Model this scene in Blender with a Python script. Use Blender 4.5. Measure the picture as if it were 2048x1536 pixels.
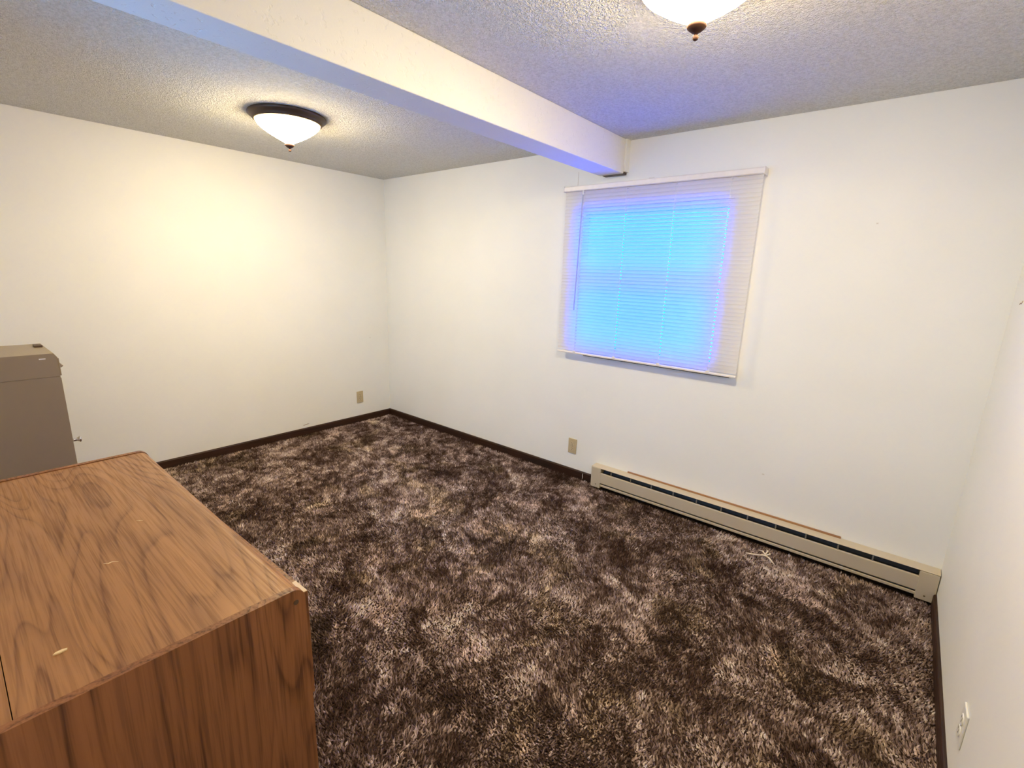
import bpy, bmesh, math, random
import numpy as np
from mathutils import Vector, Matrix

for o in list(bpy.data.objects):
    bpy.data.objects.remove(o, do_unlink=True)
SC = bpy.context.scene
COL = SC.collection
random.seed(4)
RNG = np.random.default_rng(11)

# ------------------------------------------------------------------ camera
cam_d = bpy.data.cameras.new('camera')
cam_d.sensor_fit = 'HORIZONTAL'
cam_d.sensor_width = 36.0
cam_d.lens = 953.5 / 2048.0 * 36.0
cam_d.clip_start = 0.02
cam = bpy.data.objects.new('camera', cam_d)
COL.objects.link(cam)
cam.location = (4.0415, -2.9123, 1.4834)
cam.rotation_euler = (1.3415, -0.0316, 0.6953)
SC.camera = cam

# ------------------------------------------------------------------ sky, lamps' strength, exposure
SKY_COLOR = (0.04, 0.40, 1.0)
SKY_STRENGTH = 18.0
LAMP_COLOR = (1.0, 0.85, 0.53)
LAMP_STRENGTH = (144.0, 114.0)     # left lamp, lamp right of the beam
world = bpy.data.worlds.new('sky')
SC.world = world
world.use_nodes = True
bg = world.node_tree.nodes['Background']
bg.inputs['Color'].default_value = (*SKY_COLOR, 1)
bg.inputs['Strength'].default_value = SKY_STRENGTH
vs = SC.view_settings
vs.view_transform = 'Standard'
vs.look = 'None'
vs.gamma = 1.0
vs.use_curve_mapping = False
vs.exposure = 0.0
SC.cycles.use_denoising = True
SC.cycles.use_light_tree = False
SC.cycles.max_bounces = 7
SC.cycles.diffuse_bounces = 4
SC.cycles.transmission_bounces = 5
SC.cycles.transparent_max_bounces = 8
SC.cycles.caustics_reflective = False
SC.cycles.caustics_refractive = False

# ------------------------------------------------------------------ room measures (metres)
W = 4.36          # window wall, corner to corner
L = 3.30          # depth
H = 2.30
BB = 0.057        # top of baseboard above carpet tips
FZ = -0.012       # carpet backing
TH = 0.14         # wall thickness
BX0, BX1, BZ = 2.358, 2.524, 2.103
OX0, OX1, OZ0, OZ1 = 2.185, 3.19, 0.957, 1.925     # window opening
QX0, QX1, QZ0, QZ1 = 1.60, 2.70, 1.28, 1.85        # opening of the added window behind the camera

# ------------------------------------------------------------------ material helpers
def lin(c):
    return tuple(((v / 255) / 12.92 if v / 255 <= 0.04045 else ((v / 255 + 0.055) / 1.055) ** 2.4) for v in c)

class NT:
    def __init__(s, name):
        s.m = bpy.data.materials.new(name)
        s.m.use_nodes = True
        s.t = s.m.node_tree
        s.t.nodes.clear()
        s.out = s.n('ShaderNodeOutputMaterial')
    def n(s, kind, **kw):
        nd = s.t.nodes.new(kind)
        for k, v in kw.items():
            if k in nd.inputs.keys() if isinstance(k, str) else False:
                nd.inputs[k].default_value = v
            else:
                setattr(nd, k, v)
        return nd
    def l(s, a, b):
        s.t.links.new(a, b)
    def math(s, op, a, b=None, c=None):
        nd = s.n('ShaderNodeMath', operation=op)
        for i, v in enumerate((a, b, c)):
            if v is None:
                continue
            if hasattr(v, 'links'):
                s.l(v, nd.inputs[i])
            else:
                nd.inputs[i].default_value = v
        return nd.outputs[0]
    def ramp(s, fac, stops, interp='LINEAR'):
        nd = s.n('ShaderNodeValToRGB')
        nd.color_ramp.interpolation = interp
        el = nd.color_ramp.elements
        while len(el) < len(stops):
            el.new(0.5)
        for e, (p, c) in zip(el, stops):
            e.position = p
            e.color = (*c, 1) if len(c) == 3 else c
        s.l(fac, nd.inputs[0])
        return nd.outputs['Color']
    def mix(s, fac, a, b, mode='MIX'):
        nd = s.n('ShaderNodeMix', data_type='RGBA', blend_type=mode)
        for i, v in ((0, fac), (6, a), (7, b)):
            if hasattr(v, 'links'):
                s.l(v, nd.inputs[i])
            else:
                nd.inputs[i].default_value = v if i == 0 else (*v[:3], 1)
        return nd.outputs[2]
    def pos(s, scale=(1, 1, 1), loc=(0, 0, 0)):
        g = s.n('ShaderNodeTexCoord')
        mp = s.n('ShaderNodeMapping')
        mp.inputs['Scale'].default_value = scale
        mp.inputs['Location'].default_value = loc
        s.l(g.outputs['Object'], mp.inputs[0])
        return mp.outputs[0]
    def noise(s, vec, scale, detail=2.0, rough=0.5, dist=0.0):
        nd = s.n('ShaderNodeTexNoise')
        nd.inputs['Scale'].default_value = scale
        nd.inputs['Detail'].default_value = detail
        nd.inputs['Roughness'].default_value = rough
        nd.inputs['Distortion'].default_value = dist
        s.l(vec, nd.inputs['Vector'])
        return nd.outputs[0]
    def bump(s, h, strength, dist=0.002):
        nd = s.n('ShaderNodeBump')
        nd.inputs['Strength'].default_value = strength
        nd.inputs['Distance'].default_value = dist
        s.l(h, nd.inputs['Height'])
        return nd.outputs[0]
    def bsdf(s, color, rough=0.6, metal=0.0, normal=None, spec=0.5):
        b = s.n('ShaderNodeBsdfPrincipled')
        if hasattr(color, 'links'):
            s.l(color, b.inputs['Base Color'])
        else:
            b.inputs['Base Color'].default_value = (*color, 1)
        if hasattr(rough, 'links'):
            s.l(rough, b.inputs['Roughness'])
        else:
            b.inputs['Roughness'].default_value = rough
        b.inputs['Metallic'].default_value = metal
        b.inputs['Specular IOR Level'].default_value = spec
        if normal is not None:
            s.l(normal, b.inputs['Normal'])
        s.l(b.outputs[0], s.out.inputs[0])
        return b

def simple(name, color, rough=0.5, metal=0.0, spec=0.5, mottling=0.06, scale=30):
    t = NT(name)
    n = t.noise(t.pos(), scale, 3)
    c = t.mix(t.math('MULTIPLY', n, 1.0), tuple(v * (1 - mottling) for v in color), tuple(min(1, v * (1 + mottling)) for v in color))
    t.bsdf(c, rough, metal, None, spec)
    return t.m

def mat_wall():
    t = NT('wall_paint')
    p = t.pos()
    smudge = t.noise(p, 1.7, 2, 0.6)
    c = t.ramp(smudge, [(0.25, (0.865, 0.868, 0.842)), (0.7, (0.905, 0.905, 0.882))])
    fine = t.noise(p, 60, 2, 0.6)
    t.bsdf(c, 0.55, 0, t.bump(fine, 0.12, 0.002), 0.3)
    return t.m

def mat_ceiling():
    t = NT('ceiling_texture')
    p = t.pos()
    a = t.noise(p, 82, 2, 0.7, 0.3)
    b = t.noise(p, 190, 1, 0.6)
    h = t.math('ADD', t.math('MULTIPLY', a, 1.0), t.math('MULTIPLY', b, 0.5))
    h = t.math('SMOOTH_MIN', h, 0.95, 0.2)
    grain_shade = t.noise(p, 95, 2, 0.7)
    c = t.ramp(grain_shade, [(0.34, (0.79, 0.785, 0.765)), (0.60, (0.94, 0.935, 0.92))])  # speckle paints tiny shadows between the ceiling grains into the colour
    t.bsdf(c, 0.9, 0, t.bump(h, 1.0, 0.022), 0.1)
    return t.m

def mat_beam():
    t = NT('beam_texture')
    p = t.pos()
    pits = t.noise(p, 42, 2, 0.5)
    pit = t.ramp(pits, [(0.60, (1, 1, 1)), (0.68, (0, 0, 0))])
    c = t.mix(t.math('MULTIPLY', t.noise(p, 5, 3), 1.0), (0.86, 0.85, 0.82), (0.90, 0.89, 0.86))
    f = t.noise(p, 120, 2)
    h = t.math('ADD', pit, t.math('MULTIPLY', f, 0.25))
    t.bsdf(c, 0.7, 0, t.bump(h, 0.35, 0.004), 0.2)
    return t.m

def mat_wood(name, axis, light, dark, loc=(0, 0, 0), rings=13.0, rough=0.38):
    """veneer: long cathedral contours of a noise field stretched along `axis`, fine pores on top"""
    t = NT(name)
    s = [5.0, 5.0, 5.0]
    s[axis] = 0.8
    q = [130.0, 130.0, 130.0]
    q[axis] = 4.0
    st = [16.0, 16.0, 16.0]
    st[axis] = 0.7
    p = t.pos(tuple(s), loc)
    field = t.noise(p, 1.0, 1.2, 0.45, 0.5)
    saw = t.math('FRACT', t.math('MULTIPLY', field, rings))
    line = t.ramp(saw, [(0.0, (0.25,) * 3), (0.10, (0.85,) * 3), (0.55, (1.0,) * 3), (0.86, (0.62,) * 3), (1.0, (0.22,) * 3)])
    streak = t.noise(t.pos(tuple(st), (3.1, 1.7, 0.4)), 1.0, 4, 0.6)
    pores = t.noise(t.pos(tuple(q)), 1.0, 2, 0.7)
    fig = t.noise(p, 0.55, 2)
    k = t.math('MULTIPLY', line, t.ramp(fig, [(0.40, (0.62,) * 3), (0.62, (1.0,) * 3)]))
    k = t.math('ADD', t.math('MULTIPLY', k, 0.50), t.math('MULTIPLY', streak, 0.62))
    k = t.math('SUBTRACT', k, t.math('MULTIPLY', t.ramp(pores, [(0.38, (1,) * 3), (0.55, (0,) * 3)]), 0.22))
    c = t.ramp(k, [(0.20, dark), (0.52, tuple((a * 0.55 + b * 0.45) for a, b in zip(light, dark))), (0.88, light)])
    r = t.ramp(pores, [(0.35, (rough + 0.2,) * 3), (0.6, (rough,) * 3)])
    t.bsdf(c, r, 0, t.bump(pores, 0.08, 0.001), 0.4)
    return t.m

def mat_carpet():
    """each tuft carries its own dye colour as a mesh attribute; the yarn adds fine variation"""
    t = NT('carpet_pile')
    at = t.n('ShaderNodeAttribute')
    at.attribute_name = 'dye'
    n = t.noise(t.pos(), 220, 1)
    c = t.mix(1.0, at.outputs['Color'], t.ramp(n, [(0.3, (0.78,) * 3), (0.7, (1.12,) * 3)]), 'MULTIPLY')
    t.bsdf(c, 0.85, 0, None, 0.12)
    return t.m

def mat_backing():
    t = NT('carpet_backing')
    n = t.noise(t.pos(), 60, 2)
    t.bsdf(t.ramp(n, [(0.3, (0.020, 0.012, 0.009)), (0.7, (0.06, 0.038, 0.03))]), 0.9, 0, None, 0.05)
    return t.m

def mat_glass(name, tint):
    t = NT(name)
    tr = t.n('ShaderNodeBsdfTransparent')
    tr.inputs[0].default_value = (*tint, 1)
    gl = t.n('ShaderNodeBsdfGlossy')
    gl.inputs['Roughness'].default_value = 0.02
    fr = t.n('ShaderNodeFresnel')
    mx = t.n('ShaderNodeMixShader')
    t.l(fr.outputs[0], mx.inputs[0])
    t.l(tr.outputs[0], mx.inputs[1])
    t.l(gl.outputs[0], mx.inputs[2])
    t.l(mx.outputs[0], t.out.inputs[0])
    return t.m

def mat_slat():
    t = NT('blind_vinyl')
    n = t.noise(t.pos((2, 40, 40)), 1.0, 2)
    c = t.ramp(n, [(0.3, (0.93, 0.915, 0.915)), (0.7, (0.965, 0.955, 0.955))])
    d = t.n('ShaderNodeBsdfDiffuse')
    tl = t.n('ShaderNodeBsdfTranslucent')
    t.l(c, d.inputs[0])
    t.l(c, tl.inputs[0])
    mx = t.n('ShaderNodeMixShader')
    mx.inputs[0].default_value = 0.82
    t.l(d.outputs[0], mx.inputs[1])
    t.l(tl.outputs[0], mx.inputs[2])
    t.l(mx.outputs[0], t.out.inputs[0])
    return t.m

def mat_lampglass(name, strength):
    t = NT(name)
    n = t.noise(t.pos(), 14, 2)
    c = t.ramp(n, [(0.3, tuple(v * 0.94 for v in LAMP_COLOR)), (0.7, LAMP_COLOR)])
    sep = t.n('ShaderNodeSeparateXYZ')
    tc = t.n('ShaderNodeTexCoord')
    t.l(tc.outputs['Object'], sep.inputs[0])
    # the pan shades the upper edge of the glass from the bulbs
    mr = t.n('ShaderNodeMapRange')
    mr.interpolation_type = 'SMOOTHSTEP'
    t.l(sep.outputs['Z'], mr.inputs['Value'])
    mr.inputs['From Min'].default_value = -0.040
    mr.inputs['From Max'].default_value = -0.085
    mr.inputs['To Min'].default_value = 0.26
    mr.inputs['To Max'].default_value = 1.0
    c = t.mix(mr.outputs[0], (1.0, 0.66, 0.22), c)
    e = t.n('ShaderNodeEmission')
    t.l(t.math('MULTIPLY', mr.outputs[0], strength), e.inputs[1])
    t.l(c, e.inputs[0])
    t.l(e.outputs[0], t.out.inputs[0])
    return t.m

M = {}
M['wall'] = mat_wall()
M['ceiling'] = mat_ceiling()
M['beam'] = mat_beam()
M['base'] = mat_wood('baseboard_stain', 0, (0.044, 0.015, 0.007), (0.014, 0.005, 0.003), rings=5, rough=0.45)
M['base_y'] = mat_wood('baseboard_stain_side', 1, (0.044, 0.015, 0.007), (0.014, 0.005, 0.003), rings=5, rough=0.45)
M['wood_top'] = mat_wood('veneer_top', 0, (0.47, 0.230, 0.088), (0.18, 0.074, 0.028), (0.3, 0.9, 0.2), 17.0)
M['wood_side_shaded'] = mat_wood('veneer_side_shaded', 2, (0.34, 0.140, 0.052), (0.095, 0.034, 0.013), (0.0, 1.35, 0.1), 15.0)  # same dresser wood, shade of the side faces put into darker, redder colours
M['raw_edge_lit'] = simple('raw_board_edge_lit', (0.72, 0.58, 0.42), 0.7)
M['trim'] = mat_wood('trim_wood', 0, (0.42, 0.22, 0.10), (0.24, 0.11, 0.05), rings=5)
M['carpet'] = mat_carpet()
M['backing'] = mat_backing()
M['glass'] = mat_glass('window_glass_daylight_blue', (0.04, 0.46, 1.0))  # blue of the daylight behind the blind put into the glass colour
M['clear_glass'] = mat_glass('window_glass_clear', (0.96, 0.98, 0.98))
M['slat'] = mat_slat()
M['blindrail'] = simple('blind_rail_white', (0.84, 0.80, 0.80), 0.4)
M['cord'] = simple('cord_white', (0.85, 0.85, 0.85), 0.8)
M['wand'] = simple('wand_clear_grey', (0.42, 0.47, 0.58), 0.25)
M['vinyl'] = simple('window_vinyl', (0.80, 0.80, 0.78), 0.45)
M['darkstrip'] = simple('dark_strip', (0.03, 0.022, 0.02), 0.6)
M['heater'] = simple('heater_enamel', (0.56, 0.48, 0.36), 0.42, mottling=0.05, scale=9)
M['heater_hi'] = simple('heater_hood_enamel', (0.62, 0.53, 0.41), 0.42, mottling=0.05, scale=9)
M['fin'] = simple('heater_fins', (0.045, 0.048, 0.05), 0.5, 0.3)
M['tab'] = simple('heater_bracket', (0.22, 0.21, 0.19), 0.5, 0.3)
M['screw'] = simple('screw_head', (0.22, 0.17, 0.12), 0.4, 0.8)
M['ivory'] = simple('outlet_ivory', (0.54, 0.44, 0.28), 0.4)
M['ivory_face'] = simple('outlet_ivory_face', (0.58, 0.48, 0.31), 0.4)
M['white_plastic'] = simple('outlet_white', (0.84, 0.84, 0.83), 0.35)
M['slot'] = simple('slot_dark', (0.03, 0.025, 0.02), 0.6)
M['cabinet'] = simple('cabinet_enamel', (0.31, 0.245, 0.165), 0.42, mottling=0.05, scale=7)
M['chrome'] = simple('chrome', (0.78, 0.78, 0.80), 0.12, 1.0, mottling=0.01)
M['bronze'] = simple('bronze', (0.10, 0.066, 0.046), 0.5, 0.6)
M['bronze_hi'] = simple('bronze_finial', (0.085, 0.040, 0.028), 0.6, 0.3, 0.2)
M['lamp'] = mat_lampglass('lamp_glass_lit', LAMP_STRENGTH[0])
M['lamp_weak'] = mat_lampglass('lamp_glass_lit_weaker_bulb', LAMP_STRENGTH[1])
M['fluff'] = simple('pale_fibre', (0.85, 0.72, 0.60), 0.8)
M['chip'] = simple('pale_splinter', (0.85, 0.66, 0.38), 0.6)
M['scratch'] = simple('raw_scratch', (0.55, 0.36, 0.20), 0.7)
M['mark'] = simple('wall_scuff', (0.42, 0.30, 0.24), 0.8)
M['faint'] = simple('wall_patch', (0.74, 0.71, 0.66), 0.8)
M['darkbrown'] = simple('dark_brown', (0.085, 0.05, 0.032), 0.5)
M['metal_grey'] = simple('drawer_runner', (0.4, 0.4, 0.4), 0.4, 0.8)

# ------------------------------------------------------------------ mesh helpers
def link(name, bm, mat, parent=None, smooth=False):
    me = bpy.data.meshes.new(name)
    bmesh.ops.recalc_face_normals(bm, faces=bm.faces)
    bm.to_mesh(me)
    bm.free()
    me.materials.append(mat)
    if smooth:
        for f in me.polygons:
            f.use_smooth = True
    o = bpy.data.objects.new(name, me)
    COL.objects.link(o)
    if parent is not None:
        o.parent = parent
    return o

def box(bm, lo, hi, bevel=0.0, seg=2):
    r = bmesh.ops.create_cube(bm, size=1.0)
    vs_ = r['verts']
    for v in vs_:
        v.co = Vector([(lo[i] + hi[i]) / 2 + v.co[i] * (hi[i] - lo[i]) for i in range(3)])
    if bevel > 0:
        es = list({e for v in vs_ for e in v.link_edges})
        bmesh.ops.bevel(bm, geom=es, offset=bevel, segments=seg, affect='EDGES', profile=0.5)
    return bm

def B(lo, hi, bevel=0.0, seg=2):
    return box(bmesh.new(), lo, hi, bevel, seg)

def prism(prof, axis, a, b, bm=None):
    """extrude a closed 2-D profile (list of pairs) along axis from a to b"""
    bm = bm or bmesh.new()
    def mk(u, v, w):
        return {0: (w, u, v), 1: (u, w, v), 2: (u, v, w)}[axis]
    A = [bm.verts.new(mk(u, v, a)) for u, v in prof]
    Z = [bm.verts.new(mk(u, v, b)) for u, v in prof]
    n = len(prof)
    bm.faces.new(A)
    bm.faces.new(list(reversed(Z)))
    for i in range(n):
        bm.faces.new((A[i], A[(i + 1) % n], Z[(i + 1) % n], Z[i]))
    return bm

def lathe(prof, seg=48, flute=None, bm=None):
    bm = bm or bmesh.new()
    rows = []
    for r, z in prof:
        if r < 1e-6:
            rows.append([bm.verts.new((0, 0, z))])
        else:
            row = []
            for i in range(seg):
                a = 2 * math.pi * i / seg
                k = r * (flute(a, r, z) if flute else 1.0)
                row.append(bm.verts.new((k * math.cos(a), k * math.sin(a), z)))
            rows.append(row)
    for p, q in zip(rows, rows[1:]):
        for i in range(seg):
            j = (i + 1) % seg
            if len(p) == 1 and len(q) == 1:
                continue
            if len(p) == 1:
                bm.faces.new((p[0], q[j], q[i]))
            elif len(q) == 1:
                bm.faces.new((p[i], p[j], q[0]))
            else:
                bm.faces.new((p[i], p[j], q[j], q[i]))
    return bm

def tube(bm, pts, radii, seg=6):
    pts = [Vector(p) for p in pts]
    rings = []
    for i, p in enumerate(pts):
        d = (pts[min(i + 1, len(pts) - 1)] - pts[max(i - 1, 0)]).normalized()
        up = Vector((0, 0, 1)) if abs(d.z) < 0.9 else Vector((1, 0, 0))
        u = d.cross(up).normalized()
        v = d.cross(u)
        r = radii[i] if isinstance(radii, (list, tuple)) else radii
        rings.append([bm.verts.new(p + (u * math.cos(2 * math.pi * k / seg) + v * math.sin(2 * math.pi * k / seg)) * r) for k in range(seg)])
    for a, b in zip(rings, rings[1:]):
        for k in range(seg):
            bm.faces.new((a[k], a[(k + 1) % seg], b[(k + 1) % seg], b[k]))
    bm.faces.new(rings[0])
    bm.faces.new(list(reversed(rings[-1])))
    return bm

def empty(name, loc=(0, 0, 0), rz=0.0):
    o = bpy.data.objects.new(name, None)
    o.empty_display_size = 0.05
    COL.objects.link(o)
    o.location = loc
    o.rotation_euler = (0, 0, rz)
    return o

def tag(o, label=None, cat=None, group=None, kind=None):
    if label: o['label'] = label
    if cat: o['category'] = cat
    if group: o['group'] = group
    if kind: o['kind'] = kind
    return o

def copy_tree(o, parent=None):
    c = o.copy()
    COL.objects.link(c)
    c.parent = parent
    for ch in list(o.children):
        copy_tree(ch, c)
    return c

def wall_with_hole(x0, x1, y0, y1, z0, z1, hx0, hx1, hz0, hz1):
    bm = bmesh.new()
    box(bm, (x0, y0, z0), (hx0, y1, z1))
    box(bm, (hx1, y0, z0), (x1, y1, z1))
    box(bm, (hx0, y0, z0), (hx1, y1, hz0))
    box(bm, (hx0, y0, hz1), (hx1, y1, z1))
    return bm

# ------------------------------------------------------------------ the room shell
tag(link('floor', B((-TH, -L - TH, FZ - 0.1), (W + TH, TH, FZ)), M['backing']),
    'floor under the mottled brown shag carpet', 'floor', kind='structure')
tag(link('ceiling', B((-TH, -L - TH, H), (W + TH, TH, H + 0.1)), M['ceiling']),
    'rough textured off-white ceiling above the beam and both lamps', 'ceiling', kind='structure')
wall_a = tag(link('wall_left', B((-TH, -L - TH, FZ), (0, TH, H)), M['wall']),
             'plain off-white wall behind the metal cabinet', 'wall', kind='structure')
wall_b = tag(link('wall_window', wall_with_hole(0, W, 0, TH, FZ, H, OX0, OX1, OZ0, OZ1), M['wall']),
             'off-white wall with the window and the long heater', 'wall', kind='structure')
wall_c = tag(link('wall_right', B((W, -L - TH, FZ), (W + TH, TH, H)), M['wall']),
             'off-white wall at the right edge, tinted blue by daylight', 'wall', kind='structure')
wall_d = tag(link('wall_back', wall_with_hole(0, W, -L - TH, -L, FZ, H, QX0, QX1, QZ0, QZ1), M['wall']),
             'off-white wall behind the camera', 'wall', kind='structure')

# small marks that the walls carry
def mark(par, lo, hi, mat, name='scuff_mark'):
    return link(name, B(lo, hi), mat, par)
mark(wall_b, (3.842, -0.003, 1.761), (3.850, 0.001, 1.767), M['faint'], 'nail_hole')
mark(wall_b, (3.536, -0.0015, 0.396), (3.548, 0.001, 0.403), M['faint'], 'nail_hole')
mark(wall_b, (2.166, -0.0012, 2.062), (2.170, 0.001, 2.155), M['faint'], 'drywall_seam')
mark(wall_b, (2.675, -0.002, 2.067), (2.71, 0.001, 2.072), M['faint'], 'scuff_mark')
mark(wall_a, (-0.001, -0.217, 0.814), (0.002, -0.209, 0.824), M['faint'], 'nail_hole')
sc = link('scuff_mark', prism([(-0.945, 0.083), (-0.93, 0.081), (-0.89, 0.086), (-0.88, 0.089), (-0.90, 0.091)], 0, -0.001, 0.0015), M['mark'], wall_a)
link('scratch', tube(bmesh.new(), [(W, -0.19, 1.425), (W - 0.001, -0.214, 1.431), (W, -0.228, 1.428), (W, -0.25, 1.440)], 0.0018, 4), M['mark'], wall_c)

# ceiling beam: plastered box that stops short of the window wall above a thin dark brown strip
beam = empty('trim_1', ((BX0 + BX1) / 2, -L / 2, BZ))
tag(beam, 'long white textured beam crossing the ceiling to the window wall', 'beam', kind='structure')
off = Vector(beam.location)
def rel(o, par_loc):
    o.data.transform(Matrix.Translation(-Vector(par_loc)))
    return o
rel(link('beam_casing', B((BX0, -L, BZ), (BX1, -0.045, H), 0.004), M['beam'], beam), off)
rel(link('end_filler', B((BX0 + 0.004, -0.046, BZ + 0.012), (BX1 + 0.010, 0.0, H)), M['wall'], beam), off)
rel(link('brown_end_strip', B((BX0 + 0.02, -0.046, BZ - 0.002), (BX1 - 0.002, -0.002, BZ + 0.013)), M['darkbrown'], beam), off)

# baseboards (slightly rounded top)
def bb_prof(t=0.012, z0=FZ, z1=BB):
    return [(0, z0), (t, z0), (t, z1 - 0.008), (t * 0.75, z1 - 0.002), (t * 0.35, z1), (0, z1)]
pf = bb_prof()
tag(link('baseboard_window', prism([(-u, v) for u, v in pf], 0, 0.012, 2.472), M['base']),
    'dark brown baseboard left of the heater below the window', 'baseboard', kind='structure')
tag(link('baseboard_left', prism([(u, v) for u, v in pf], 1, -L, 0.0), M['base_y']),
    'dark brown baseboard along the wall behind the metal cabinet', 'baseboard', kind='structure')
tag(link('baseboard_right', prism([(W - u, v) for u, v in pf], 1, -L + 0.012, -0.072), M['base_y']),
    'dark brown baseboard along the blue-lit right wall', 'baseboard', kind='structure')
tag(link('baseboard_back', prism([(-L + u, v) for u, v in pf], 0, 0.012, W), M['base']),
    'dark brown baseboard behind the camera', 'baseboard', kind='structure')
tag(link('trim_2', B((2.715, -0.008, 0.150), (3.955, 0.0, 0.169), 0.002), M['trim']),
    'thin reddish brown wood strip on the wall along the heater top', 'trim', kind='structure')

# window in view: vinyl frame, two sashes with a meeting rail, panes, dark strip below
def window(name, x0, x1, z0, z1, y, glass, label, cat='window'):
    w = empty(name, ((x0 + x1) / 2, y, z0))
    tag(w, label, cat, kind='structure')
    o = Vector(w.location)
    zm = z0 + (z1 - z0) * 0.505
    f = 0.035
    d0, d1 = (y - 0.03, y + 0.03)
    bm = bmesh.new()
    box(bm, (x0, d0, z0), (x0 + f, d1, z1))
    box(bm, (x1 - f, d0, z0), (x1, d1, z1))
    box(bm, (x0 + f, d0, z0), (x1 - f, d1, z0 + f))
    box(bm, (x0 + f, d0, z1 - f), (x1 - f, d1, z1))
    rel(link('window_frame', bm, M['vinyl'], w), o)
    rel(link('meeting_rail', B((x0 + f, d0 - 0.002, zm - 0.02), (x1 - f, d1 - 0.002, zm + 0.02), 0.003), M['vinyl'], w), o)
    rel(link('pane', B((x0 + f, y - 0.003, z0 + f), (x1 - f, y + 0.003, zm - 0.02)), glass, w), o)
    rel(link('pane', B((x0 + f, y + 0.007, zm + 0.02), (x1 - f, y + 0.013, z1 - f)), glass, w), o)
    return w
w1 = window('window_1', OX0, OX1, OZ0, OZ1, 0.075, M['glass'], 'double-hung window glowing blue behind the closed blind')
rel(link('lower_strip', B((2.30, -0.012, 0.926), (3.288, 0.0, 0.944), 0.002), M['darkstrip'], w1), w1.location)  # thin dark strip on the wall just under the blind
window('added_fill_window', QX0, QX1, QZ0, QZ1, -L - 0.06, M['clear_glass'], 'added unseen window behind the dresser, lets in blue fill daylight')  # added window out of view, supplies cool daylight fill

# ------------------------------------------------------------------ carpet pile (real tufts)
def vnoise(x, y, f, seed):
    g = np.random.default_rng(seed).random((512, 512))
    u, v = x * f + 37.3, y * f + 91.7
    iu, iv = np.floor(u).astype(int), np.floor(v).astype(int)
    fu, fv = u - iu, v - iv
    fu, fv = fu * fu * fu * (fu * (fu * 6 - 15) + 10), fv * fv * fv * (fv * (fv * 6 - 15) + 10)
    a, b = g[iu % 512, iv % 512], g[(iu + 1) % 512, iv % 512]
    c, d = g[iu % 512, (iv + 1) % 512], g[(iu + 1) % 512, (iv + 1) % 512]
    return (a * (1 - fu) + b * fu) * (1 - fv) + (c * (1 - fu) + d * fu) * fv

def fbm(x, y, f, seed, octs=3, gain=0.55):
    tot, amp, norm = 0, 1.0, 0
    for k in range(octs):
        tot = tot + amp * vnoise(x, y, f * 2 ** k, seed + k)
        norm += amp
        amp *= gain
    return tot / norm

def dye(x, y):
    wx = (fbm(x, y, 4.0, 5) - .5) * .22
    wy = (fbm(x, y, 4.0, 15) - .5) * .22
    X, Y = x + wx, y + wy
    c, s_ = math.cos(.6), math.sin(.6)
    A, Bq = X * c - Y * s_, X * s_ + Y * c
    k = 0.40 * fbm(A, Bq * 1.5, 3.6, 21, 3) + 0.62 * fbm(A, Bq * 1.4, 14.0, 31, 4, .68)
    k = (k / 1.02 - .5) * 1.34 + .545
    k = k + RNG.normal(0, .085, len(x)) + (vnoise(x, y, 60, 77) - .5) * .20
    st = [.10, .30, .43, .54, .66, .80, .95]
    R_ = [.030, .062, .120, .205, .350, .600, .82]
    G_ = [.015, .033, .074, .140, .255, .470, .72]
    B_ = [.011, .027, .066, .129, .240, .450, .70]
    col = np.stack([np.interp(k, st, q) for q in (R_, G_, B_)], 1)
    gold = np.clip((fbm(X, Y, 5.0, 51, 2) - .62) / .1, 0, 1)[:, None] * .30
    pink = np.clip((fbm(X, Y, 6.0, 61, 2) - .60) / .1, 0, 1)[:, None] * .35
    lum = col.mean(1, keepdims=True)
    col = col * (1 - gold) + gold * lum * np.array([1.42, 1.02, .52])
    col = col * (1 - pink) + pink * lum * np.array([1.34, .92, .82])
    return col

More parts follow.
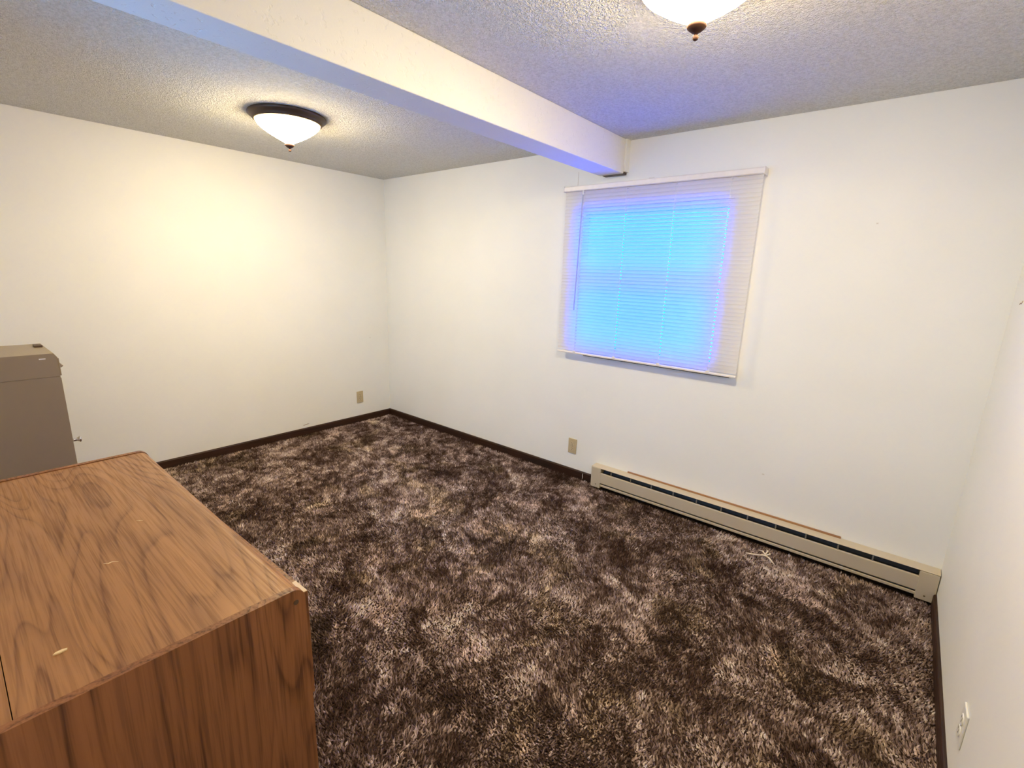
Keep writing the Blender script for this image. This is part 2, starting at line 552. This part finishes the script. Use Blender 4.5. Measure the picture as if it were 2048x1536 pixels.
def carpet():
    step = 0.0096
    nx, ny = int(W / step), int((L) / step)
    gx, gy = np.meshgrid(np.arange(nx) * step + step / 2, -(np.arange(ny) * step + step / 2))
    x = gx.ravel() + RNG.uniform(-.45, .45, nx * ny) * step
    y = gy.ravel() + RNG.uniform(-.45, .45, nx * ny) * step
    keep = (x > 0.012) & (x < W - 0.012) & (y < -0.012) & (y > -L + 0.012)
    keep &= ~((x > 2.46) & (y > -0.062))
    keep &= ~((x > 1.82) & (x < 3.055) & (y < -2.48) & (y > -2.99))
    keep &= ~((x > 0.56) & (x < 0.94) & (y < -2.585) & (y > -3.04))
    x, y = x[keep], y[keep]
    n = len(x)
    def wob(s, ph):
        return (np.sin(x * 5.1 * s + 1.3 * ph + 1.7 * np.sin(y * 3.7 * s + ph)) +
                np.sin(y * 6.3 * s + 2.1 * ph + 1.5 * np.sin(x * 4.4 * s - ph)) +
                0.6 * np.sin((x + y) * 13.0 * s + ph * 3 + 2 * np.sin((x - y) * 9 * s)))
    C0 = dye(x, y)
    cols = [np.tile(C0, (4, 1))]
    h = 0.0125 + 0.0022 * wob(1.6, .4) * .5 + RNG.uniform(-.003, .0035, n)
    ang = wob(0.9, 1.1) * 1.5 + RNG.normal(0, 1.15, n)
    lean = 0.003 + 0.002 * np.abs(wob(1.1, 2.2)) + RNG.uniform(0, .004, n)
    lx, ly = np.cos(ang) * lean, np.sin(ang) * lean
    V, F = [], []
    base = 0
    # a fat three-sided lock and two thin stray fibres for each tuft
    rot = RNG.uniform(0, 6.28, n)
    r = RNG.uniform(.0036, .0060, n)
    locks = []
    for k in range(3):
        a = rot + k * 2.094
        locks.append(np.stack([x + np.cos(a) * r, y + np.sin(a) * r, np.full(n, FZ)], 1))
    tip = np.stack([x + lx, y + ly, FZ + h], 1)
    verts = np.concatenate(locks + [tip])
    i = np.arange(n)
    tris = np.concatenate([np.stack([i + k * n, i + ((k + 1) % 3) * n, i + 3 * n], 1) for k in range(3)])
    V.append(verts); F.append(tris); base += 4 * n
    for s in range(2):
        a = RNG.uniform(0, 6.28, n)
        ox, oy = RNG.normal(0, .003, n), RNG.normal(0, .003, n)
        wv = .0016
        p0 = np.stack([x + ox + np.cos(a) * wv, y + oy + np.sin(a) * wv, np.full(n, FZ)], 1)
        p1 = np.stack([x + ox - np.cos(a) * wv, y + oy - np.sin(a) * wv, np.full(n, FZ)], 1)
        p2 = np.stack([x + ox + lx * 1.1 + RNG.normal(0, .004, n), y + oy + ly * 1.1 + RNG.normal(0, .004, n), FZ + h + RNG.uniform(0, .004, n)], 1)
        V.append(np.concatenate([p0, p1, p2]))
        cols.append(np.tile(C0 * RNG.uniform(.8, 1.35, (n, 1)), (3, 1)))
        F.append(np.stack([i, i + n, i + 2 * n], 1) + base)
        base += 3 * n
    V = np.concatenate(V).astype(np.float32)
    F = np.concatenate(F).astype(np.int32)
    me = bpy.data.meshes.new('carpet_pile')
    me.vertices.add(len(V))
    me.vertices.foreach_set('co', V.ravel())
    me.loops.add(F.size)
    me.loops.foreach_set('vertex_index', F.ravel())
    me.polygons.add(len(F))
    me.polygons.foreach_set('loop_start', np.arange(0, F.size, 3, dtype=np.int32))
    me.polygons.foreach_set('loop_total', np.full(len(F), 3, dtype=np.int32))
    at = me.attributes.new('dye', 'FLOAT_COLOR', 'POINT')
    rgba = np.ones((len(V), 4), np.float32)
    rgba[:, :3] = np.clip(np.concatenate(cols), 0, 1)
    at.data.foreach_set('color', rgba.ravel())
    me.update()
    me.materials.append(M['carpet'])
    o = bpy.data.objects.new('carpet_pile', me)
    COL.objects.link(o)
    tag(o, 'mottled dark and light brown shag carpet covering the floor', 'carpet', kind='stuff')
carpet()

# ------------------------------------------------------------------ dresser
DX0, DX1, DY0, DY1, DT = 1.812, 3.065, -3.005, -2.459, 0.757
dr = tag(empty('dresser', ((DX0 + DX1) / 2, (DY0 + DY1) / 2, FZ)),
         'low brown wood-veneer dresser with rounded front edge at lower left', 'dresser')
do = Vector(dr.location)
def D(name, bm, mat, parent=None, smooth=False):
    return rel(link(name, bm, mat, parent or dr, smooth), do)
def side_prof(z1, r=0.030):
    pts = [(DY0, FZ), (DY1, FZ)]
    for k in range(0, 10):
        a = math.radians(k * 10)
        pts.append((DY1 - r + r * math.cos(a), z1 - r + r * math.sin(a)))
    pts.append((DY1 - r - 0.01, z1))
    pts.append((DY0, z1))
    return pts
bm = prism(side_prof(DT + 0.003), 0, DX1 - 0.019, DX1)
near_panel = D('side_panel', bm, M['wood_side_shaded'])
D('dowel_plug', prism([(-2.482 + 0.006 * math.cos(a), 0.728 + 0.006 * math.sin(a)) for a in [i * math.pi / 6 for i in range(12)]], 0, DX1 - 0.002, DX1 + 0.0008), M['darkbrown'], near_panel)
D('side_panel', prism(side_prof(DT + 0.003), 0, DX0, DX0 + 0.019), M['wood_side_shaded'])
def top_prof(t=0.019, r=0.029):
    o_, i_ = [], []
    for k in range(0, 10):
        a = math.radians(k * 10)
        o_.append((DY1 - 0.001 - r + r * math.cos(a), DT - r + r * math.sin(a)))
        ri = r - t
        i_.append((DY1 - 0.001 - r + ri * math.cos(a), DT - r + ri * math.sin(a)))
    return o_ + [(-2.9327, DT), (-2.9327, DT - t)] + list(reversed(i_))
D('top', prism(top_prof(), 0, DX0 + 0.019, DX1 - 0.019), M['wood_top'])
D('back_rail', B((DX0 + 0.019, DY0, DT - 0.06), (DX1 - 0.019, -2.934, DT - 0.0005), 0.001), M['wood_top'])
D('back_panel', B((DX0 + 0.019, DY0 + 0.002, 0.02), (DX1 - 0.019, DY0 + 0.01, DT - 0.06)), M['wood_side_shaded'])
D('plinth', B((DX0 + 0.019, DY1 - 0.05, FZ), (DX1 - 0.019, DY1 - 0.03, 0.085)), M['wood_side_shaded'])
D('divider', B(((DX0 + DX1) / 2 - 0.009, DY0 + 0.01, 0.085), ((DX0 + DX1) / 2 + 0.009, DY1 - 0.022, DT - 0.02)), M['wood_side_shaded'])
mid = (DX0 + DX1) / 2
for col in range(2):
    xa = DX0 + 0.021 if col == 0 else mid + 0.002
    xb = mid - 0.002 if col == 0 else DX1 - 0.021
    for row, (za, zb) in enumerate(((0.430, 0.723), (0.09, 0.424))):
        # the upper right-hand drawer hangs a little open
        yy = -0.003
        f = D('drawer_front', B((xa, DY1 - 0.018 + yy, za), (xb, DY1 + yy, zb), 0.0015), M['wood_side_shaded'])
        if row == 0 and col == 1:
            D('raw_edge_lit', B((xb - 0.055, DY1 - 0.016 + yy, zb - 0.0005), (xb - 0.0005, DY1 - 0.001 + yy, zb + 0.0012)), M['raw_edge_lit'], f)  # pale raw edge at the near end only, lamplight painted into its colour
        bm = bmesh.new()
        xc, zc = (xa + xb) / 2, (za + zb) / 2
        tube(bm, [(xc - 0.05, DY1 + yy - 0.001, zc), (xc - 0.05, DY1 + yy + 0.02, zc), (xc, DY1 + yy + 0.026, zc), (xc + 0.05, DY1 + yy + 0.02, zc), (xc + 0.05, DY1 + yy - 0.001, zc)], 0.005, 8)
        D('pull', bm, M['bronze'], f, True)
        if row == 0 and col == 1:
            f.matrix_world = Matrix.Translation((0, 0.0085, 0)) @ Matrix.Rotation(0.022, 4, 'Z')
# scratches in the veneer
D('scratch', tube(bmesh.new(), [(2.624, -2.742, DT + .0002), (2.632, -2.734, DT + .0002), (2.630, -2.726, DT + .0002), (2.638, -2.716, DT + .0002)], [.0006, .0016, .0012, .0005], 4), M['chip'])
D('scratch', tube(bmesh.new(), [(2.436, -2.634, DT + .0002), (2.442, -2.629, DT + .0002), (2.446, -2.621, DT + .0002)], [.0006, .0018, .0006], 4), M['chip'])
bm = bmesh.new()
pts = [(-0.010, -0.002), (-0.006, 0.003), (0.003, 0.0045), (0.011, 0.002), (0.009, -0.002), (-0.002, -0.0035)]
prism(pts, 2, 0, 0.0026, bm)
chip = link('wood_splinter', bm, M['chip'])
chip.location = (2.914, -2.860, DT + 0.0003)
chip.rotation_euler = (0, 0, math.radians(38 + 50))
tag(chip, 'tiny pale yellow splinter lying on the dresser top', 'splinter')

# ------------------------------------------------------------------ grey-brown metal cabinet
CX0, CX1, CY0, CY1, CT = 0.555, 0.955, -3.06, -2.572, 1.043
cb = tag(empty('metal_cabinet', ((CX0 + CX1) / 2, (CY0 + CY1) / 2, FZ)),
         'narrow taupe metal cabinet with chrome knob at left frame edge', 'cabinet')
co = Vector(cb.location)
def Cc(name, bm, mat, parent=None, smooth=False):
    return rel(link(name, bm, mat, parent or cb, smooth), co)
Cc('body', B((CX0 + 0.001, CY0, FZ), (CX1 - 0.001, CY1, 0.9312)), M['cabinet'])
Cc('top_unit', prism([(CY0, 0.932), (CY1, 0.932), (CY1, CT - 0.018), (CY1 - 0.010, CT), (CY0, CT)], 0, CX0, CX1), M['cabinet'])
dfr = Cc('drawer_front', B((CX0 + 0.004, CY1 - 0.001, 0.934), (CX1 - 0.003, CY1 + 0.006, CT - 0.024), 0.002), M['cabinet'])
Cc('handle', prism([(CY1 + 0.005, 0.972), (CY1 + 0.012, 0.974), (CY1 + 0.017, 0.981), (CY1 + 0.012, 0.984), (CY1 + 0.005, 0.996)], 0, CX1 - 0.14, CX1 - 0.004), M['cabinet'], dfr)
door = Cc('door', B((CX0 + 0.006, CY1 - 0.001, 0.03), (CX1 - 0.006, CY1 + 0.003, 0.922), 0.0015), M['cabinet'])
bm = lathe([(0.0, 0.034), (0.013, 0.033), (0.0165, 0.0295), (0.012, 0.025), (0.008, 0.018), (0.0075, 0.008), (0.010, 0.0), (0.0, 0.0)], 20)
bm.transform(Matrix.Translation((CX1 - 0.035, CY1 + 0.003, 0.597)) @ Matrix.Rotation(-math.pi / 2, 4, 'X'))
tag(Cc('knob', bm, M['chrome'], door, True), 'small chrome round knob')
Cc('paint_chip', B((CX1 - 0.0005, -2.635, 1.018), (CX1 + 0.0008, -2.612, 1.023)), M['white_plastic'])
blk = link('small_block', B((-0.032, -0.015, 0), (0.032, 0.015, 0.010), 0.002), M['darkbrown'])
blk.location = (0.672, -2.604, CT)
tag(blk, 'small dark brown block lying on the taupe metal cabinet', 'block')

# ------------------------------------------------------------------ ceiling lamps
def make_lamp(glass):
    r = empty('ceiling_lamp')
    pan = [(0.0, 0.0), (0.200, 0.0), (0.2035, -0.004), (0.2035, -0.011), (0.197, -0.017), (0.186, -0.023), (0.181, -0.030), (0.179, -0.036), (0.174, -0.040), (0.168, -0.040), (0.166, -0.034), (0.0, -0.030)]
    link('pan', lathe(pan, 64), M['bronze'], r, True)
    prof = [(0.1675, -0.036), (0.1665, -0.045)]
    for k in range(1, 10):
        t = k / 9
        # steep conical dome, rounder near the bottom
        rr = 0.1665 * (1 - t ** 1.36)
        zz = -0.045 - 0.108 * t
        prof.append((max(rr, 0.010) if k < 9 else 0.0, zz))
    fl = lambda a, rr, z: 1 + 0.010 * math.cos(13 * a + 22 * z) * min(1, max(0, (-0.04 - z) / 0.02))
    link('glass_bowl', lathe(prof, 52, fl), glass, r, True)
    fin = [(0.0, -0.144), (0.022, -0.147), (0.026, -0.151), (0.024, -0.157), (0.013, -0.166), (0.0055, -0.169), (0.0045, -0.173),
           (0.006, -0.175), (0.0075, -0.179), (0.0065, -0.184), (0.003, -0.187), (0.0, -0.188)]
    link('finial', lathe(fin, 24), M['bronze_hi'], r, True)
    return r
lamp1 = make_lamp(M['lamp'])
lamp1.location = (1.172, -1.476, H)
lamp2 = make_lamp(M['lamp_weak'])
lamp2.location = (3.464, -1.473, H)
tag(lamp1, 'lit dome ceiling lamp with full bronze rim left of the beam', 'ceiling lamp', 'flush dome ceiling lamps')
tag(lamp2, 'lit dome ceiling lamp cut off by the top edge of the photo', 'ceiling lamp', 'flush dome ceiling lamps')

# ------------------------------------------------------------------ venetian blind
BLX0, BLX1 = 2.112, 3.334
bl = tag(empty('venetian_blind', ((BLX0 + BLX1) / 2, 0, 0.94)),
         'closed white slatted blind hanging over the blue-glowing window', 'blind')
bo = Vector(bl.location)
def Bl(name, bm, mat, parent=None, smooth=False):
    return rel(link(name, bm, mat, parent or bl, smooth), bo)
yb = -0.052
head = Bl('headrail', prism([(-0.001, 2.022), (-0.072, 2.022), (-0.075, 2.026), (-0.075, 2.049), (-0.071, 2.054), (-0.001, 2.054)], 0, BLX0 - 0.004, BLX1 + 0.003), M['blindrail'])
for xa in (BLX0 - 0.007, BLX1 + 0.002):
    Bl('end_bracket', B((xa, -0.078, 2.019), (xa + 0.005, 0.0, 2.057), 0.001), M['blindrail'], head)
HOLES = [2.256, 2.566, 2.876, 3.180]
def slat_mesh():
    xs = [BLX0]
    for hx in HOLES:
        xs += [hx - 0.006, hx + 0.006]
    xs.append(BLX1)
    tilt = math.radians(59)
    secs = [-0.0125, -0.0085, -0.003, 0.003, 0.0085, 0.0125]
    bm = bmesh.new()
    rows = []
    for s in secs:
        c = 0.0022 * (1 - (s / 0.0125) ** 2)          # slight crown toward the room
        # room-side edge is the low one
        yy = -s * math.cos(tilt) * -1 - c * math.sin(tilt)
        zz = s * math.sin(tilt) + -c * math.cos(tilt) * -1
        rows.append([bm.verts.new((x, yb + yy, zz)) for x in xs])
    for j in range(len(secs) - 1):
        for i in range(len(xs) - 1):
            if j == 2 and i % 2 == 1:
                continue                               # routing hole for the lift cord
            bm.faces.new((rows[j][i], rows[j][i + 1], rows[j + 1][i + 1], rows[j + 1][i]))
    return bm
NS = 49
zt, zb_ = 2.011, 0.972
first = None
for k in range(NS):
    z = zt + (zb_ - zt) * k / (NS - 1)
    if first is None:
        first = Bl('slat', slat_mesh(), M['slat'])
        for f_ in first.data.polygons:
            f_.use_smooth = True
        s = first
    else:
        s = first.copy()
        COL.objects.link(s)
        s.parent = bl
    s.location = (0, 0, z + 0.0)
    s.rotation_euler = (random.uniform(-0.03, 0.03), 0, 0) if False else (0, 0, 0)
rail = Bl('bottom_rail', B((BLX0 - 0.001, yb - 0.014, 0.940), (BLX1 + 0.001, yb + 0.012, 0.953), 0.004), M['blindrail'])
for hx in HOLES:
    Bl('rail_button', B((hx - 0.011, yb - 0.016, 0.946), (hx + 0.011, yb - 0.011, 0.962), 0.002), M['blindrail'], rail)
    for dy in (-0.013, 0.013):
        Bl('ladder_cord', tube(bmesh.new(), [(hx, yb + dy, 2.022), (hx + 0.0015, yb + dy, 1.5), (hx, yb + dy, 0.952)], 0.0009, 5), M['cord'])
wand = Bl('tilt_wand', tube(bmesh.new(), [(2.262, -0.079, 1.995), (2.252, -0.078, 1.6), (2.241, -0.076, 1.245)], 0.0042, 6), M['wand'])
Bl('wand_hook', tube(bmesh.new(), [(2.262, -0.070, 2.026), (2.262, -0.082, 2.014), (2.262, -0.079, 1.990)], 0.0035, 6), M['cord'], wand)

# ------------------------------------------------------------------ baseboard heater
HX0, HX1 = 2.467, 4.357
ht = tag(empty('baseboard_heater', ((HX0 + HX1) / 2, -0.03, FZ)),
         'long beige electric baseboard heater under the window', 'heater')
ho = Vector(ht.location)
def Hh(name, bm, mat, parent=None, smooth=False):
    return rel(link(name, bm, mat, parent or ht, smooth), ho)
Hh('back_plate', B((HX0 + 0.004, -0.004, 0.01), (HX1 - 0.004, -0.0005, 0.150)), M['heater'])
ca = Hh('end_cap', B((HX0, -0.068, 0.004), (2.541, -0.001, 0.152), 0.0025), M['heater'])
cbp = Hh('end_cap', B((4.283, -0.068, 0.004), (HX1, -0.001, 0.150), 0.0025), M['heater'])
for par, xc in ((ca, 2.507), (cbp, 4.318)):
    bm = lathe([(0, 0.002), (0.003, 0.0017), (0.0042, 0.0), (0, 0)], 12)
    bm.transform(Matrix.Translation((xc, -0.068, 0.028)) @ Matrix.Rotation(math.pi / 2, 4, 'X'))
    Hh('screw', bm, M['screw'], par)
Hh('hood', prism([(-0.001, 0.159), (-0.062, 0.1565), (-0.066, 0.1545), (-0.066, 0.1525), (-0.062, 0.1535), (-0.001, 0.1560)], 0, HX0 - 0.001, HX1 + 0.0005), M['heater_hi'])
Hh('front_panel', prism([(-0.060, 0.121), (-0.0655, 0.119), (-0.067, 0.116), (-0.067, 0.046), (-0.062, 0.041), (-0.059, 0.041), (-0.0635, 0.047), (-0.0635, 0.115), (-0.060, 0.118)], 0, 2.540, 4.284), M['heater'])
Hh('bottom_lip', prism([(-0.002, 0.016), (-0.060, 0.016), (-0.063, 0.020), (-0.063, 0.030), (-0.059, 0.033), (-0.058, 0.020), (-0.002, 0.020)], 0, 2.540, 4.284), M['heater'])
elem = Hh('heating_element', B((2.545, -0.050, 0.060), (4.280, -0.012, 0.108)), M['fin'])
Hh('reflector', prism([(-0.005, 0.150), (-0.008, 0.150), (-0.030, 0.116), (-0.055, 0.112), (-0.055, 0.109), (-0.028, 0.113)], 0, 2.545, 4.280), M['fin'], elem)
for k in range(11):
    xk = 2.62 + k * 0.148
    Hh('bracket', B((xk - 0.0035, -0.0625, 0.116), (xk + 0.0035, -0.060, 0.154)), M['tab'])
# short white wire stub in front of the baseboard, left of the heater
tag(link('wire_stub', tube(bmesh.new(), [(2.367, -0.0125, 0.048), (2.366, -0.0150, 0.034), (2.368, -0.0145, 0.020), (2.366, -0.016, 0.002)], [0.001, 0.002, 0.0024, 0.001], 6), M['cord'], None, True),
    'short white wire stub hanging on the baseboard beside the heater', 'wire')

# frayed pale fibres on the carpet in front of the heater
fr = bmesh.new()
for a, b, c in [((3.607, -0.150, .008), (3.630, -0.168, .020), (3.648, -0.185, .012)),
                ((3.640, -0.122, .010), (3.652, -0.150, .022), (3.646, -0.186, .012)),
                ((3.662, -0.150, .012), (3.668, -0.170, .019), (3.648, -0.190, .010)),
                ((3.560, -0.225, .006), (3.600, -0.222, .012), (3.645, -0.192, .010)),
                ((3.646, -0.190, .012), (3.672, -0.215, .018), (3.702, -0.238, .006)),
                ((3.615, -0.205, .008), (3.640, -0.200, .016), (3.668, -0.195, .010))]:
    tube(fr, [a, b, c], [0.0026, 0.0046, 0.0030], 5)
tag(link('frayed_fibres', fr, M['fluff'], None, True), 'pale frayed clump of fibres on the carpet near the heater', 'debris')

# ------------------------------------------------------------------ outlets
def make_outlet(plate, face):
    r = empty('wall_outlet')
    p = link('cover_plate', B((-0.035, -0.006, -0.0575), (0.035, 0, 0.0575), 0.0025), plate, r)
    for s in (-1, 1):
        prof = []
        for k in range(20):
            a = 2 * math.pi * k / 20
            prof.append((0.0172 * math.cos(a), max(-0.0140, min(0.0140, 0.0172 * math.sin(a))) + s * 0.0195))
        f = link('receptacle', prism(prof, 1, -0.0085, -0.004), face, r)
        for dx, w_, h_ in ((-0.0065, 0.0022, 0.009), (0.0065, 0.0022, 0.0075)):
            link('slot', B((dx - w_ / 2, -0.0088, s * 0.0195 + 0.001), (dx + w_ / 2, -0.0080, s * 0.0195 + 0.001 + h_)), M['slot'], f)
        link('ground_hole', prism([(0.0026 * math.cos(a), s * 0.0195 - 0.0065 + 0.0026 * math.sin(a)) for a in [i * math.pi / 5 for i in range(10)]], 1, -0.0088, -0.0080), M['slot'], f)
    bm = lathe([(0, 0.0018), (0.0025, 0.0014), (0.0034, 0), (0, 0)], 12)
    bm.transform(Matrix.Translation((0, -0.006, 0)) @ Matrix.Rotation(math.pi / 2, 4, 'X'))
    link('screw', bm, M['screw'], r)
    return r
oB = make_outlet(M['ivory'], M['ivory_face'])
oB.location = (2.256, 0, 0.233)
tag(oB, 'tan wall outlet below the window, left of the heater', 'outlet', 'tan wall outlets')
oA = copy_tree(oB)
oA.location = (0, -0.353, 0.244)
oA.rotation_euler = (0, 0, math.pi / 2)
tag(oA, 'tan wall outlet on the left wall near the far corner', 'outlet', 'tan wall outlets')
oC = make_outlet(M['white_plastic'], M['white_plastic'])
oC.location = (W, -1.188, 0.245)
oC.rotation_euler = (0, 0, -math.pi / 2)
tag(oC, 'white wall outlet low on the right wall near the camera', 'outlet')
